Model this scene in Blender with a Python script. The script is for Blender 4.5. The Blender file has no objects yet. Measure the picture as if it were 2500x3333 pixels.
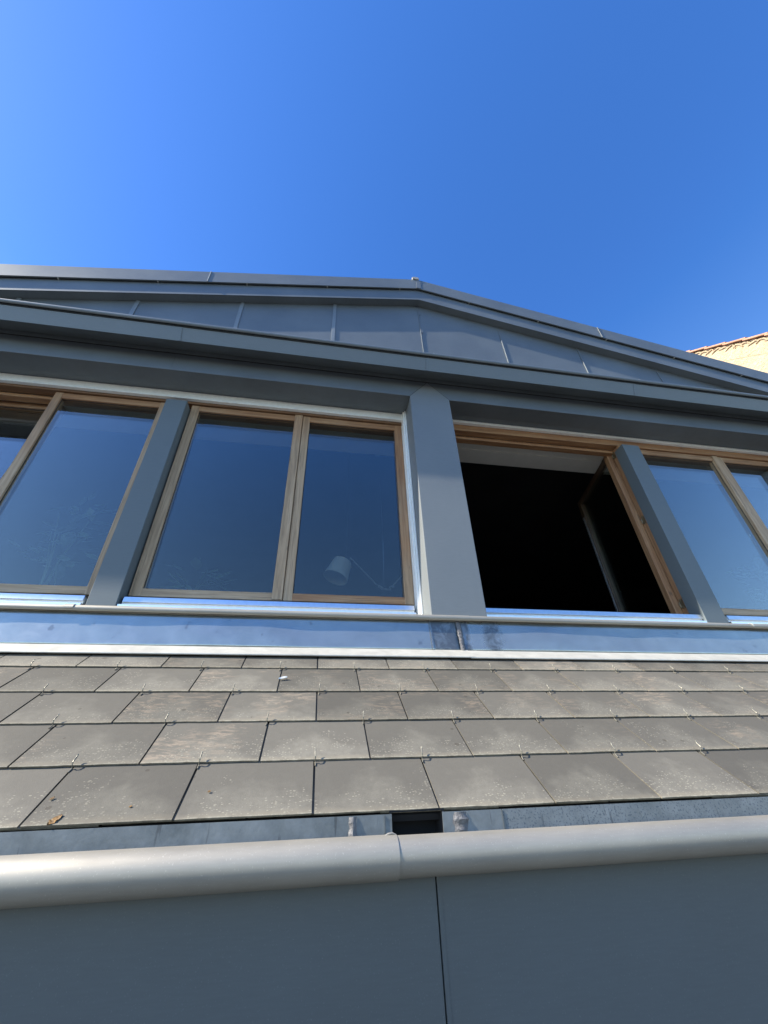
import bpy, bmesh, math, random
from mathutils import Vector, Matrix
random.seed(7)
R = math.radians
scene = bpy.context.scene

# ------------------------------------------------------------------ camera
cam = bpy.data.cameras.new('camera')
cam.sensor_fit = 'HORIZONTAL'; cam.sensor_width = 26.0
cam.lens = 26.0 * 1331.8 / 2500.0
cam.clip_start = 0.05; cam.clip_end = 2000
co = bpy.data.objects.new('camera', cam); scene.collection.objects.link(co)
M = Matrix(((0.9865114, -0.16082661, -0.03049679),
            (-0.0648634, -0.55511721, 0.82923918),
            (-0.15029302, -0.81607579, -0.55806122)))
co.matrix_world = M.transposed().to_4x4()
scene.camera = co

# ------------------------------------------------------------------ sky, sun, exposure
SUN = Vector((-0.765, -0.128, 0.63)).normalized()
elev = math.asin(SUN.z); azim = math.atan2(SUN.x, SUN.y)
world = bpy.data.worlds.new('World'); scene.world = world; world.use_nodes = True
wn = world.node_tree
sky = wn.nodes.new('ShaderNodeTexSky'); sky.sky_type = 'NISHITA'; sky.sun_disc = False
sky.sun_elevation = elev; sky.sun_rotation = azim
sky.air_density = 1.0; sky.dust_density = 0.25; sky.ozone_density = 3.0; sky.altitude = 300
bg = wn.nodes['Background']; bg.inputs['Strength'].default_value = 0.15
hs = wn.nodes.new('ShaderNodeHueSaturation'); hs.inputs['Saturation'].default_value = 1.26; hs.inputs['Hue'].default_value = 0.505
tc = wn.nodes.new('ShaderNodeTexCoord'); sx_ = wn.nodes.new('ShaderNodeSeparateXYZ'); mr = wn.nodes.new('ShaderNodeMapRange')
wn.links.new(tc.outputs['Generated'], sx_.inputs[0]); wn.links.new(sx_.outputs[2], mr.inputs['Value'])
mr.inputs['From Min'].default_value = 0.15; mr.inputs['From Max'].default_value = 0.75      # paler air low in the sky
mr.inputs['To Min'].default_value = 1.0; mr.inputs['To Max'].default_value = 1.27
wn.links.new(mr.outputs[0], hs.inputs['Saturation'])
mh = wn.nodes.new('ShaderNodeMapRange'); mh.inputs['From Min'].default_value = 0.25; mh.inputs['From Max'].default_value = 0.8
mh.inputs['To Min'].default_value = 0.498; mh.inputs['To Max'].default_value = 0.511
wn.links.new(sx_.outputs[2], mh.inputs['Value']); wn.links.new(mh.outputs[0], hs.inputs['Hue'])
wn.links.new(sky.outputs[0], hs.inputs['Color']); wn.links.new(hs.outputs[0], bg.inputs['Color'])
sl = bpy.data.lights.new('sun', 'SUN'); sl.energy = 4.8; sl.angle = R(0.53); sl.color = (1.0, 0.92, 0.78)
so = bpy.data.objects.new('sun', sl); scene.collection.objects.link(so)
so.rotation_euler = SUN.to_track_quat('Z', 'Y').to_euler()
vs = scene.view_settings
vs.view_transform = 'Standard'; vs.look = 'None'; vs.exposure = 1.15; vs.gamma = 1.0; vs.use_curve_mapping = False
scene.cycles.max_bounces = 10; scene.cycles.transparent_max_bounces = 16

# ------------------------------------------------------------------ materials
def nodemat(name):
    m = bpy.data.materials.new(name); m.use_nodes = True
    nt = m.node_tree; b = nt.nodes['Principled BSDF']
    return m, nt, b
def N(nt, t, **kw):
    n = nt.nodes.new(t)
    for k, v in kw.items(): setattr(n, k, v)
    return n
def noise(nt, vec, scale, detail=4, rough=0.5, dist=0):
    n = N(nt, 'ShaderNodeTexNoise'); n.inputs['Scale'].default_value = scale
    n.inputs['Detail'].default_value = detail; n.inputs['Roughness'].default_value = rough
    n.inputs['Distortion'].default_value = dist
    nt.links.new(vec, n.inputs['Vector']); return n.outputs['Fac']
def ramp(nt, fac, stops):
    n = N(nt, 'ShaderNodeValToRGB'); cr = n.color_ramp
    while len(cr.elements) < len(stops): cr.elements.new(0.5)
    for e, (p, c) in zip(cr.elements, stops):
        e.position = p; e.color = (c, c, c, 1) if isinstance(c, (int, float)) else (*c, 1)
    nt.links.new(fac, n.inputs['Fac']); return n.outputs['Color']
def mix(nt, fac, a, b, mode='MIX'):
    n = N(nt, 'ShaderNodeMix', data_type='RGBA', blend_type=mode)
    for s, v in ((n.inputs['Factor'], fac), (n.inputs['A'], a), (n.inputs['B'], b)):
        if isinstance(v, bpy.types.NodeSocket): nt.links.new(v, s)
        elif isinstance(v, (int, float)):
            s.default_value = v if s.type == 'VALUE' else (v, v, v, 1)
        else: s.default_value = (*v, 1)
    return n.outputs['Result']
def math_(nt, op, a, b=0.0, clamp=False):
    n = N(nt, 'ShaderNodeMath', operation=op, use_clamp=clamp)
    for s, v in ((n.inputs[0], a), (n.inputs[1], b)):
        if isinstance(v, bpy.types.NodeSocket): nt.links.new(v, s)
        else: s.default_value = v
    return n.outputs[0]
def pos(nt, scale=(1, 1, 1)):
    g = N(nt, 'ShaderNodeNewGeometry'); mp = N(nt, 'ShaderNodeMapping')
    mp.inputs['Scale'].default_value = scale
    nt.links.new(g.outputs['Position'], mp.inputs['Vector']); return mp.outputs[0]
def bump(nt, b, h, strength, dist):
    n = N(nt, 'ShaderNodeBump'); n.inputs['Strength'].default_value = strength
    n.inputs['Distance'].default_value = dist
    nt.links.new(h, n.inputs['Height']); nt.links.new(n.outputs[0], b.inputs['Normal'])

def zinc(name, col, rough=0.42, metal=0.35, wave=0.004, wscale=2.0, var=0.12, tint=(1, 1, 1)):
    m, nt, b = nodemat(name)
    p = pos(nt)
    f1 = noise(nt, p, 1.7, 5, 0.6); f2 = noise(nt, pos(nt, (6, 6, 60)), 3, 3); f3 = noise(nt, p, 260, 2)
    base = mix(nt, ramp(nt, f1, [(0.3, 0), (0.7, 1)]), [c * (1 - var) for c in col], [c * (1 + var) for c in col])
    base = mix(nt, math_(nt, 'MULTIPLY', ramp(nt, f2, [(0.35, 0), (0.7, 1)]), 0.25), base, [c * 1.25 for c in col])
    base = mix(nt, math_(nt, 'MULTIPLY', ramp(nt, f3, [(0.66, 0), (0.72, 1)]), 0.35), base, [min(1, c * 1.9) for c in col])
    nt.links.new(base, b.inputs['Base Color'])
    b.inputs['Metallic'].default_value = metal
    r = ramp(nt, f1, [(0.2, rough - 0.06), (0.8, rough + 0.08)]); nt.links.new(r, b.inputs['Roughness'])
    h = math_(nt, 'ADD', math_(nt, 'MULTIPLY', noise(nt, p, wscale, 1), 1.0), math_(nt, 'MULTIPLY', f3, 0.02))
    bump(nt, b, h, 1.0, wave)
    return m

def wood(name, axis, warm=0.3, dark=1.0):
    m, nt, b = nodemat(name)
    s = {'x': (1.2, 22, 22), 'z': (22, 22, 1.2)}[axis]
    s2 = {'x': (3, 140, 140), 'z': (140, 140, 3)}[axis]
    p = pos(nt, s); q = pos(nt, s2)
    f = noise(nt, p, 1.6, 6, 0.65, 0.6); g = noise(nt, q, 1.0, 3, 0.6); big = noise(nt, pos(nt), 1.3, 2)
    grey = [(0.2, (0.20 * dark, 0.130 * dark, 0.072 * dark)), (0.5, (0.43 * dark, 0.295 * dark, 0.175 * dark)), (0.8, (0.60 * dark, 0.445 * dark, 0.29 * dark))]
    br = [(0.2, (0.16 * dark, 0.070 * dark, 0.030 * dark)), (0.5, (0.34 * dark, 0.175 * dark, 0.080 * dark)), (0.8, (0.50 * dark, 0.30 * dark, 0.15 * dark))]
    cg = ramp(nt, f, grey); cb = ramp(nt, f, br)
    lo = 0.80 - warm * 0.6
    sz = N(nt, 'ShaderNodeSeparateXYZ'); nt.links.new(pos(nt), sz.inputs[0])
    big = math_(nt, 'ADD', math_(nt, 'MULTIPLY', big, 0.7), math_(nt, 'MULTIPLY', math_(nt, 'SUBTRACT', sz.outputs[2], 1.1), 0.19))
    w = ramp(nt, big, [(max(0, lo - 0.12), 0), (min(1, lo + 0.12), 1)])
    c = mix(nt, w, cg, cb) if warm < 0.95 else cb
    c = mix(nt, ramp(nt, g, [(0.3, 0.55), (0.45, 0)]), c, (0.05, 0.035, 0.025))
    sp = noise(nt, pos(nt, {'x': (5, 30, 30), 'z': (30, 30, 5)}[axis]), 1, 2)
    c = mix(nt, ramp(nt, sp, [(0.70, 0), (0.74, 0.6)]), c, (0.06, 0.045, 0.035))
    nt.links.new(c, b.inputs['Base Color']); b.inputs['Roughness'].default_value = 0.62
    bump(nt, b, math_(nt, 'ADD', f, g), 0.5, 0.0015)
    return m

def slate_mat():
    m, nt, b = nodemat('fibre_cement_slate')
    p = pos(nt)
    at = N(nt, 'ShaderNodeAttribute', attribute_name='tint'); sep = N(nt, 'ShaderNodeSeparateColor')
    nt.links.new(at.outputs['Color'], sep.inputs[0])
    tv, rust, edge = sep.outputs[0], sep.outputs[1], sep.outputs[2]
    sh = N(nt, 'ShaderNodeVectorMath', operation='ADD'); cx = N(nt, 'ShaderNodeCombineXYZ')
    nt.links.new(math_(nt, 'MULTIPLY', tv, 37.0), cx.inputs[0]); nt.links.new(math_(nt, 'MULTIPLY', rust, 53.0), cx.inputs[1])
    nt.links.new(p, sh.inputs[0]); nt.links.new(cx.outputs[0], sh.inputs[1]); v = sh.outputs[0]
    f1 = noise(nt, v, 5, 6, 0.65); f2 = noise(nt, v, 40, 5, 0.7); f3 = noise(nt, v, 300, 2, 0.6)
    c = mix(nt, ramp(nt, f1, [(0.25, 0), (0.75, 1)]), (0.102, 0.095, 0.080), (0.155, 0.144, 0.118))
    c = mix(nt, ramp(nt, f2, [(0.35, 0.35), (0.6, 0)]), c, (0.085, 0.078, 0.064))
    c = mix(nt, math_(nt, 'MULTIPLY', ramp(nt, f3, [(0.3, 0), (0.75, 1)]), 0.35), c, (0.20, 0.185, 0.15))
    lu = N(nt, 'ShaderNodeAttribute', attribute_name='local'); ls = N(nt, 'ShaderNodeSeparateColor'); nt.links.new(lu.outputs['Color'], ls.inputs[0])
    U, V = ls.outputs[0], ls.outputs[1]
    eu = math_(nt, 'ABSOLUTE', math_(nt, 'SUBTRACT', U, 0.5))
    f15 = noise(nt, v, 11, 4, 0.6)
    hal = math_(nt, 'ADD', math_(nt, 'MULTIPLY', eu, 1.3), math_(nt, 'MULTIPLY', V, 1.1))
    hal = math_(nt, 'ADD', hal, math_(nt, 'MULTIPLY', math_(nt, 'SUBTRACT', f15, 0.5), 1.4))
    c = mix(nt, ramp(nt, hal, [(0.45, 0), (0.95, 0.78)]), c, (0.088, 0.081, 0.068))
    c = mix(nt, ramp(nt, math_(nt, 'ADD', V, math_(nt, 'MULTIPLY', math_(nt, 'SUBTRACT', f15, 0.5), 0.12)), [(0.03, 0.45), (0.10, 0)]), c, (0.20, 0.175, 0.13))
    # scratch-like brush streaks, pinkish-brown, on some slates only
    mp = N(nt, 'ShaderNodeMapping'); mp.inputs['Scale'].default_value = (10, 34, 34); mp.inputs['Rotation'].default_value = (0, 0, 0.7)
    nt.links.new(v, mp.inputs['Vector'])
    st = noise(nt, mp.outputs[0], 1.6, 5, 0.75, 0.5); stm = ramp(nt, noise(nt, v, 4.5, 2), [(0.47, 0), (0.62, 1)])
    stf = math_(nt, 'MULTIPLY', math_(nt, 'MULTIPLY', ramp(nt, st, [(0.48, 0), (0.62, 1)]), stm), ramp(nt, rust, [(0.45, 0), (0.85, 0.6)]))
    c = mix(nt, stf, c, (0.26, 0.205, 0.15))
    # pale lichen flecks
    vo = N(nt, 'ShaderNodeTexVoronoi'); vo.inputs['Scale'].default_value = 125; vo.inputs['Randomness'].default_value = 1
    mp2 = N(nt, 'ShaderNodeMapping'); mp2.inputs['Scale'].default_value = (0.75, 1.2, 1.2)
    nt.links.new(v, mp2.inputs['Vector']); nt.links.new(mp2.outputs[0], vo.inputs['Vector'])
    sepc = N(nt, 'ShaderNodeSeparateColor'); nt.links.new(vo.outputs['Color'], sepc.inputs[0])
    rad = math_(nt, 'MULTIPLY', sepc.outputs[0], 0.42)
    dd = math_(nt, 'ADD', vo.outputs['Distance'], math_(nt, 'MULTIPLY', math_(nt, 'SUBTRACT', f2, 0.5), 0.35))
    fl = math_(nt, 'LESS_THAN', dd, rad)
    lm = ramp(nt, math_(nt, 'SUBTRACT', noise(nt, v, 6, 3, 0.6), math_(nt, 'MULTIPLY', math_(nt, 'SUBTRACT', V, 0.25), 0.32)), [(0.40, 0), (0.58, 1)])
    sel = math_(nt, 'GREATER_THAN', math_(nt, 'ADD', lm, math_(nt, 'MULTIPLY', sepc.outputs[1], 0.45)), 0.68)
    lf = math_(nt, 'MULTIPLY', math_(nt, 'MULTIPLY', fl, sel), 0.4)
    c = mix(nt, lf, c, (0.33, 0.305, 0.235))
    # round dark wet spots
    v2 = N(nt, 'ShaderNodeTexVoronoi'); v2.inputs['Scale'].default_value = 13
    nt.links.new(v, v2.inputs['Vector']); s2 = N(nt, 'ShaderNodeSeparateColor'); nt.links.new(v2.outputs['Color'], s2.inputs[0])
    dk = math_(nt, 'MULTIPLY', math_(nt, 'LESS_THAN', v2.outputs['Distance'], math_(nt, 'MULTIPLY', s2.outputs[2], 0.16)), math_(nt, 'GREATER_THAN', s2.outputs[0], 0.66))
    c = mix(nt, math_(nt, 'MULTIPLY', dk, 0.6), c, (0.055, 0.047, 0.036))
    # tone per slate, worn pale rim
    c = mix(nt, math_(nt, 'MULTIPLY', math_(nt, 'GREATER_THAN', edge, 0.75), ramp(nt, f2, [(0.4, 0), (0.7, 0.8)])), c, (0.30, 0.28, 0.22))
    sc = N(nt, 'ShaderNodeHueSaturation'); nt.links.new(c, sc.inputs['Color'])
    nt.links.new(math_(nt, 'ADD', math_(nt, 'MULTIPLY', tv, 0.44), 0.82), sc.inputs['Value'])
    nt.links.new(sc.outputs[0], b.inputs['Base Color']); b.inputs['Roughness'].default_value = 0.72
    b.inputs['Specular IOR Level'].default_value = 0.35
    bump(nt, b, math_(nt, 'ADD', math_(nt, 'ADD', f2, math_(nt, 'MULTIPLY', f3, 0.5)), math_(nt, 'MULTIPLY', lf, 1.2)), 0.6, 0.0012)
    return m

def flashing_mat():
    m, nt, b = nodemat('bare_zinc_flashing')
    p = pos(nt)
    sx = N(nt, 'ShaderNodeSeparateXYZ'); nt.links.new(p, sx.inputs[0]); X = sx.outputs[0]
    n1 = noise(nt, p, 9, 6, 0.65, 0.4); n2 = noise(nt, p, 45, 4, 0.6)
    def band(x0, x1, soft, amp):
        xx = math_(nt, 'ADD', X, math_(nt, 'MULTIPLY', math_(nt, 'SUBTRACT', n1, 0.5), amp))
        a = N(nt, 'ShaderNodeMapRange'); a.inputs['From Min'].default_value = x0; a.inputs['From Max'].default_value = x0 + soft
        nt.links.new(xx, a.inputs['Value'])
        c = N(nt, 'ShaderNodeMapRange'); c.inputs['From Min'].default_value = x1 - soft; c.inputs['From Max'].default_value = x1
        c.inputs['To Min'].default_value = 1; c.inputs['To Max'].default_value = 0
        nt.links.new(xx, c.inputs['Value'])
        return math_(nt, 'MULTIPLY', a.outputs[0], c.outputs[0])
    stain = math_(nt, 'MAXIMUM', band(0.755, 1.03, 0.02, 0.06), band(1.10, 1.24, 0.05, 0.25))
    stain = math_(nt, 'MULTIPLY', stain, ramp(nt, noise(nt, p, 14, 5, 0.6, 0.8), [(0.32, 0.35), (0.55, 1)]))
    specks = ramp(nt, noise(nt, pos(nt, (22, 22, 11)), 1, 3, 0.5), [(0.69, 0), (0.72, 0.5)])
    col = mix(nt, ramp(nt, n1, [(0.3, 0), (0.7, 1)]), (0.36, 0.385, 0.37), (0.43, 0.455, 0.44))
    col = mix(nt, specks, col, (0.14, 0.16, 0.18))
    col = mix(nt, stain, col, (0.13, 0.15, 0.17))
    nt.links.new(col, b.inputs['Base Color'])
    b.inputs['Metallic'].default_value = 0.75
    ro = mix(nt, stain, ramp(nt, n1, [(0.3, 0.19), (0.7, 0.24)]), 0.5)
    nt.links.new(ro, b.inputs['Roughness'])
    bump(nt, b, math_(nt, 'ADD', noise(nt, pos(nt, (2.6, 2.6, 5)), 1, 1), math_(nt, 'MULTIPLY', n2, 0.0)), 1.0, 0.006)
    return m

def trough_mat():
    m, nt, b = nodemat('stained_gutter_zinc')
    p = pos(nt); st = pos(nt, (60, 60, 6))
    f = noise(nt, p, 8, 6, 0.7); g = noise(nt, st, 1, 3); h = noise(nt, p, 150, 2)
    sx = N(nt, 'ShaderNodeSeparateXYZ'); nt.links.new(p, sx.inputs[0])
    rmask = math_(nt, 'GREATER_THAN', sx.outputs[0], 0.64)
    c = mix(nt, ramp(nt, f, [(0.3, 0), (0.7, 1)]), (0.11, 0.125, 0.13), (0.22, 0.24, 0.25))
    c = mix(nt, ramp(nt, g, [(0.66, 0), (0.72, 0.7)]), c, (0.06, 0.065, 0.07))
    c = mix(nt, math_(nt, 'MULTIPLY', ramp(nt, h, [(0.56, 0), (0.62, 0.85)]), rmask), c, (0.08, 0.10, 0.12))
    nt.links.new(c, b.inputs['Base Color']); b.inputs['Metallic'].default_value = 0.2; b.inputs['Roughness'].default_value = 0.5
    bump(nt, b, f, 0.5, 0.004)
    return m

def simple(name, col, rough=0.5, metal=0.0, nscale=20, var=0.15, bmp=0.0, spec=0.5):
    m, nt, b = nodemat(name); p = pos(nt); f = noise(nt, p, nscale, 5, 0.6)
    nt.links.new(mix(nt, ramp(nt, f, [(0.3, 0), (0.7, 1)]), [c * (1 - var) for c in col], [min(1, c * (1 + var)) for c in col]), b.inputs['Base Color'])
    b.inputs['Roughness'].default_value = rough; b.inputs['Metallic'].default_value = metal
    b.inputs['Specular IOR Level'].default_value = spec
    if bmp: bump(nt, b, f, 1.0, bmp)
    return m

def glass_mat():
    m = bpy.data.materials.new('window_glass'); m.use_nodes = True; nt = m.node_tree; nt.nodes.clear()
    out = N(nt, 'ShaderNodeOutputMaterial'); g = N(nt, 'ShaderNodeBsdfGlossy'); t = N(nt, 'ShaderNodeBsdfTransparent')
    g.inputs['Roughness'].default_value = 0.0; g.inputs['Color'].default_value = (0.95, 0.98, 1.0, 1)
    t.inputs['Color'].default_value = (0.86, 0.90, 0.89, 1)
    geo = N(nt, 'ShaderNodeNewGeometry'); dot = N(nt, 'ShaderNodeVectorMath', operation='DOT_PRODUCT')
    nt.links.new(geo.outputs['Incoming'], dot.inputs[0]); nt.links.new(geo.outputs['Normal'], dot.inputs[1])
    c = math_(nt, 'ABSOLUTE', dot.outputs['Value'])
    s = math_(nt, 'POWER', math_(nt, 'SUBTRACT', 1.0, c, True), 2.0)
    r = math_(nt, 'ADD', math_(nt, 'MULTIPLY', s, 0.78), 0.052)
    mx = N(nt, 'ShaderNodeMixShader'); nt.links.new(r, mx.inputs[0]); nt.links.new(t.outputs[0], mx.inputs[1]); nt.links.new(g.outputs[0], mx.inputs[2])
    bp = N(nt, 'ShaderNodeBump'); bp.inputs['Strength'].default_value = 1.0; bp.inputs['Distance'].default_value = 0.0006
    nt.links.new(noise(nt, pos(nt), 2.2, 1), bp.inputs['Height']); nt.links.new(bp.outputs[0], g.inputs['Normal'])
    nt.links.new(mx.outputs[0], out.inputs[0])
    return m

def stucco_mat():
    m, nt, b = nodemat('beige_stucco'); p = pos(nt)
    f = noise(nt, p, 3, 6, 0.7, 0.6); g = noise(nt, p, 14, 5, 0.6, 1.0)
    c = mix(nt, ramp(nt, f, [(0.3, 0), (0.7, 1)]), (0.49, 0.36, 0.22), (0.63, 0.49, 0.32))
    nt.links.new(c, b.inputs['Base Color']); b.inputs['Roughness'].default_value = 0.9
    bump(nt, b, math_(nt, 'ADD', f, g), 1.0, 0.06)
    return m

Z_FAC = zinc('anthracite_zinc_cladding', (0.150, 0.170, 0.182), 0.50, 0.38, 0.004, 1.6)
Z_APR = zinc('anthracite_zinc_apron', (0.098, 0.110, 0.112), 0.52, 0.15, 0.0015, 1.2, 0.06)
Z_GUT = zinc('weathered_gutter_zinc', (0.36, 0.335, 0.285), 0.54, 0.55, 0.0006, 9)
Z_PIL = zinc('pillar_zinc', (0.18, 0.195, 0.20), 0.52, 0.15, 0.0015, 2.0, 0.05)
Z_MUL = zinc('mullion_zinc', (0.125, 0.148, 0.155), 0.58, 0.1, 0.001, 3.0, 0.05)
Z_LIP = simple('chalky_zinc_lip', (0.54, 0.52, 0.46), 0.45, 0.3, 14, 0.12, 0.0006)
SLATE = slate_mat(); FLASH = flashing_mat(); TROUGH = trough_mat()
Z_SEAM = zinc('seam_zinc', (0.20, 0.225, 0.24), 0.5, 0.3, 0.001, 4)
W_X = wood('weathered_wood_rail', 'x', 0.34); W_Z = wood('weathered_wood_stile', 'z', 0.14)
W_ZM = wood('half_weathered_stile', 'z', 0.60); W_XW = wood('brown_wood_rail', 'x', 0.98); W_ZW = wood('brown_wood_stile', 'z', 0.98)
W_DK = wood('shade_darkened_wood', 'z', 0.0, 0.22); W_RED = wood('dark_red_wood_head', 'x', 0.98, 0.55)  # W_DK: same wood with the open sash's shade put into its colour
ALU = simple('bright_aluminium', (0.82, 0.84, 0.86), 0.28, 0.9, 30, 0.06, 0.0003)
ALUW = simple('pale_aluminium_trim', (0.82, 0.83, 0.80), 0.5, 0.1, 30, 0.05)
GLASS = glass_mat(); STUC = stucco_mat()
WIRE = simple('tinned_wire', (0.21, 0.20, 0.165), 0.45, 0.5, 200, 0.2)
SOLD = simple('solder', (0.15, 0.145, 0.145), 0.6, 0.1, 60, 0.35, 0.006)
BLACK = simple('black_void', (0.012, 0.013, 0.016), 0.9, 0, 10, 0.1)
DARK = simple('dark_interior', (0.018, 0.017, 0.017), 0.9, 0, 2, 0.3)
REVEAL = simple('pale_plaster_reveal', (0.55, 0.53, 0.47), 0.9, 0, 5, 0.05)
RUB = simple('gasket_and_shadow_black', (0.02, 0.02, 0.02), 0.6)  # pane gaskets and lamp cord, also the painted shadow lines of the band joints
ARM = simple('lamp_arm_metal', (0.16, 0.16, 0.16), 0.4)
SHADE = simple('cream_lamp_fabric', (0.27, 0.265, 0.235), 0.8, 0, 60, 0.05)
BRASS = simple('dull_brass', (0.22, 0.17, 0.10), 0.5, 0.6)
CHROME = simple('polished_steel', (0.8, 0.8, 0.8), 0.2, 1.0)
LEAF = simple('leaf_green', (0.05, 0.085, 0.04), 0.5, 0, 9, 0.3)
POT = simple('glazed_pot', (0.12, 0.08, 0.06), 0.5)
TERRA = simple('terracotta', (0.46, 0.24, 0.15), 0.85, 0, 8, 0.3, 0.004)
GROUND = simple('asphalt', (0.055, 0.055, 0.055), 0.9, 0, 0.6, 0.3)
RENDERW = simple('grey_render', (0.22, 0.23, 0.235), 0.85, 0, 3, 0.1)
ROOFZ = zinc('roof_zinc', (0.17, 0.18, 0.18), 0.4, 0.35, 0.003, 2)
FEATH = simple('white_feather', (0.8, 0.78, 0.74), 0.7)
DRY = simple('dry_leaf', (0.20, 0.11, 0.035), 0.7, 0, 90, 0.7, 0.002)

# ------------------------------------------------------------------ mesh helpers
class MB:
    def __init__(s): s.v = []; s.f = []; s.c = []; s.l = []
    def add(s, vs_, fs, col=(0.5, 0.5, 0)):
        o = len(s.v); s.v += [tuple(v) for v in vs_]
        s.f += [tuple(i + o for i in f) for f in fs]; s.c += [col] * len(fs); return s
    def box(s, x0, x1, y0, y1, z0, z1, col=(0.5, 0.5, 0)):
        vs_ = [(x0, y0, z0), (x1, y0, z0), (x1, y1, z0), (x0, y1, z0), (x0, y0, z1), (x1, y0, z1), (x1, y1, z1), (x0, y1, z1)]
        return s.add(vs_, [(0, 3, 2, 1), (4, 5, 6, 7), (0, 1, 5, 4), (1, 2, 6, 5), (2, 3, 7, 6), (3, 0, 4, 7)], col)
    def prism_x(s, prof, x0, x1, segs=1):           # closed profile of (y, z) run along x
        n = len(prof); vs_ = []; fs = []
        for k in range(segs + 1):
            x = x0 + (x1 - x0) * k / segs
            vs_ += [(x, y, z) for y, z in prof]
        for k in range(segs):
            for i in range(n):
                j = (i + 1) % n; a = k * n
                fs.append((a + i, a + j, a + n + j, a + n + i))
        fs.append(tuple(range(n - 1, -1, -1))); fs.append(tuple(range(segs * n, segs * n + n)))
        return s.add(vs_, fs)
    def prism_y(s, prof, y0, y1):                   # closed profile of (x, z) run along y
        n = len(prof)
        vs_ = [(x, y0, z) for x, z in prof] + [(x, y1, z) for x, z in prof]
        fs = [(i, (i + 1) % n, n + (i + 1) % n, n + i) for i in range(n)]
        fs += [tuple(range(n - 1, -1, -1)), tuple(range(n, 2 * n))]
        return s.add(vs_, fs)
    def prism_z(s, prof, z0, z1):
        n = len(prof)
        vs_ = [(x, y, z0) for x, y in prof] + [(x, y, z1) for x, y in prof]
        fs = [(i, (i + 1) % n, n + (i + 1) % n, n + i) for i in range(n)]
        fs += [tuple(range(n - 1, -1, -1)), tuple(range(n, 2 * n))]
        return s.add(vs_, fs)
    def tube(s, pts, r, n=8, rend=None):
        pts = [Vector(p) for p in pts]; rings = []; fs = []; vs_ = []
        up = Vector((0.31, 0.17, 0.93)).normalized()
        for i, p in enumerate(pts):
            d = (pts[min(i + 1, len(pts) - 1)] - pts[max(i - 1, 0)]).normalized()
            a = d.cross(up).normalized(); b = d.cross(a)
            rr = r[i] if isinstance(r, (list, tuple)) else r
            for k in range(n):
                t = 2 * math.pi * k / n; vs_.append(p + a * math.cos(t) * rr + b * math.sin(t) * rr)
        for i in range(len(pts) - 1):
            for k in range(n):
                j = (k + 1) % n; fs.append((i * n + k, i * n + j, (i + 1) * n + j, (i + 1) * n + k))
        fs.append(tuple(range(n - 1, -1, -1))); fs.append(tuple(range((len(pts) - 1) * n, len(pts) * n)))
        return s.add(vs_, fs)
    def xform(s, mt, start=0):
        s.v = s.v[:start] + [tuple(mt @ Vector(v)) for v in s.v[start:]]; return s

def wloc(o):
    v = Vector((0, 0, 0))
    while o is not None: v += o.location; o = o.parent
    return v
def obj(name, mb, mat, parent=None, origin=None, bevel=0.0, smooth=False, seg=2, colors=False):
    base = wloc(parent) if parent is not None else Vector((0, 0, 0))
    org = Vector(origin) if origin is not None else base.copy()
    me = bpy.data.meshes.new(name)
    me.from_pydata([tuple(Vector(v) - org) for v in mb.v], [], mb.f)
    me.materials.append(mat)
    bm = bmesh.new(); bm.from_mesh(me); bmesh.ops.recalc_face_normals(bm, faces=bm.faces); bm.to_mesh(me); bm.free()
    if colors:
        lo_ = me.attributes.new('local', 'FLOAT_COLOR', 'CORNER')
        for li, l in enumerate(me.loops):
            q = mb.l[l.vertex_index]; lo_.data[li].color = (q[0], q[1], 0, 1)
        at = me.attributes.new('tint', 'FLOAT_COLOR', 'CORNER'); k = 0
        for p, c in zip(me.polygons, mb.c):
            for _ in p.loop_indices: at.data[k].color = (*c, 1); k += 1
    if smooth:
        for p in me.polygons: p.use_smooth = True
        me.set_sharp_from_angle(angle=R(38))
    o = bpy.data.objects.new(name, me); scene.collection.objects.link(o)
    o.location = org - base
    if parent is not None: o.parent = parent
    if bevel:
        b = o.modifiers.new('bevel', 'BEVEL'); b.width = bevel; b.segments = seg; b.limit_method = 'ANGLE'; b.angle_limit = R(35)
        b.harden_normals = False
    return o
def thing(name, label, cat, loc, group=None):
    o = bpy.data.objects.new(name, None); scene.collection.objects.link(o); o.location = loc
    o['label'] = label; o['category'] = cat
    if group: o['group'] = group
    return o
def tag(o, label, cat, group=None):
    o['label'] = label; o['category'] = cat
    if group: o['group'] = group
    return o
def arc(cy, cz, r, a0, a1, n):
    return [(cy + r * math.cos(R(a0 + (a1 - a0) * i / n)), cz + r * math.sin(R(a0 + (a1 - a0) * i / n))) for i in range(n + 1)]

GZ = -9.0
XL, XR = -8.8, 10.6
# ------------------------------------------------------------------ ground
g = obj('ground', MB().box(-600, 600, -600, 600, GZ - 0.5, GZ), GROUND); g['kind'] = 'structure'

# ------------------------------------------------------------------ the house
H = thing('zinc_clad_house', 'dark grey zinc clad attic storey with slate skirt roof, wooden windows and low gable', 'house', (1.0, 1.6, GZ))
obj('lower_wall', MB().box(XL, XR, 1.455, 1.48, GZ, -1.6).box(XL, XL + 0.2, 1.43, 9.0, GZ, 0.2).box(XR - 0.2, XR, 1.43, 9.0, GZ, 0.2), RENDERW, H)

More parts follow.
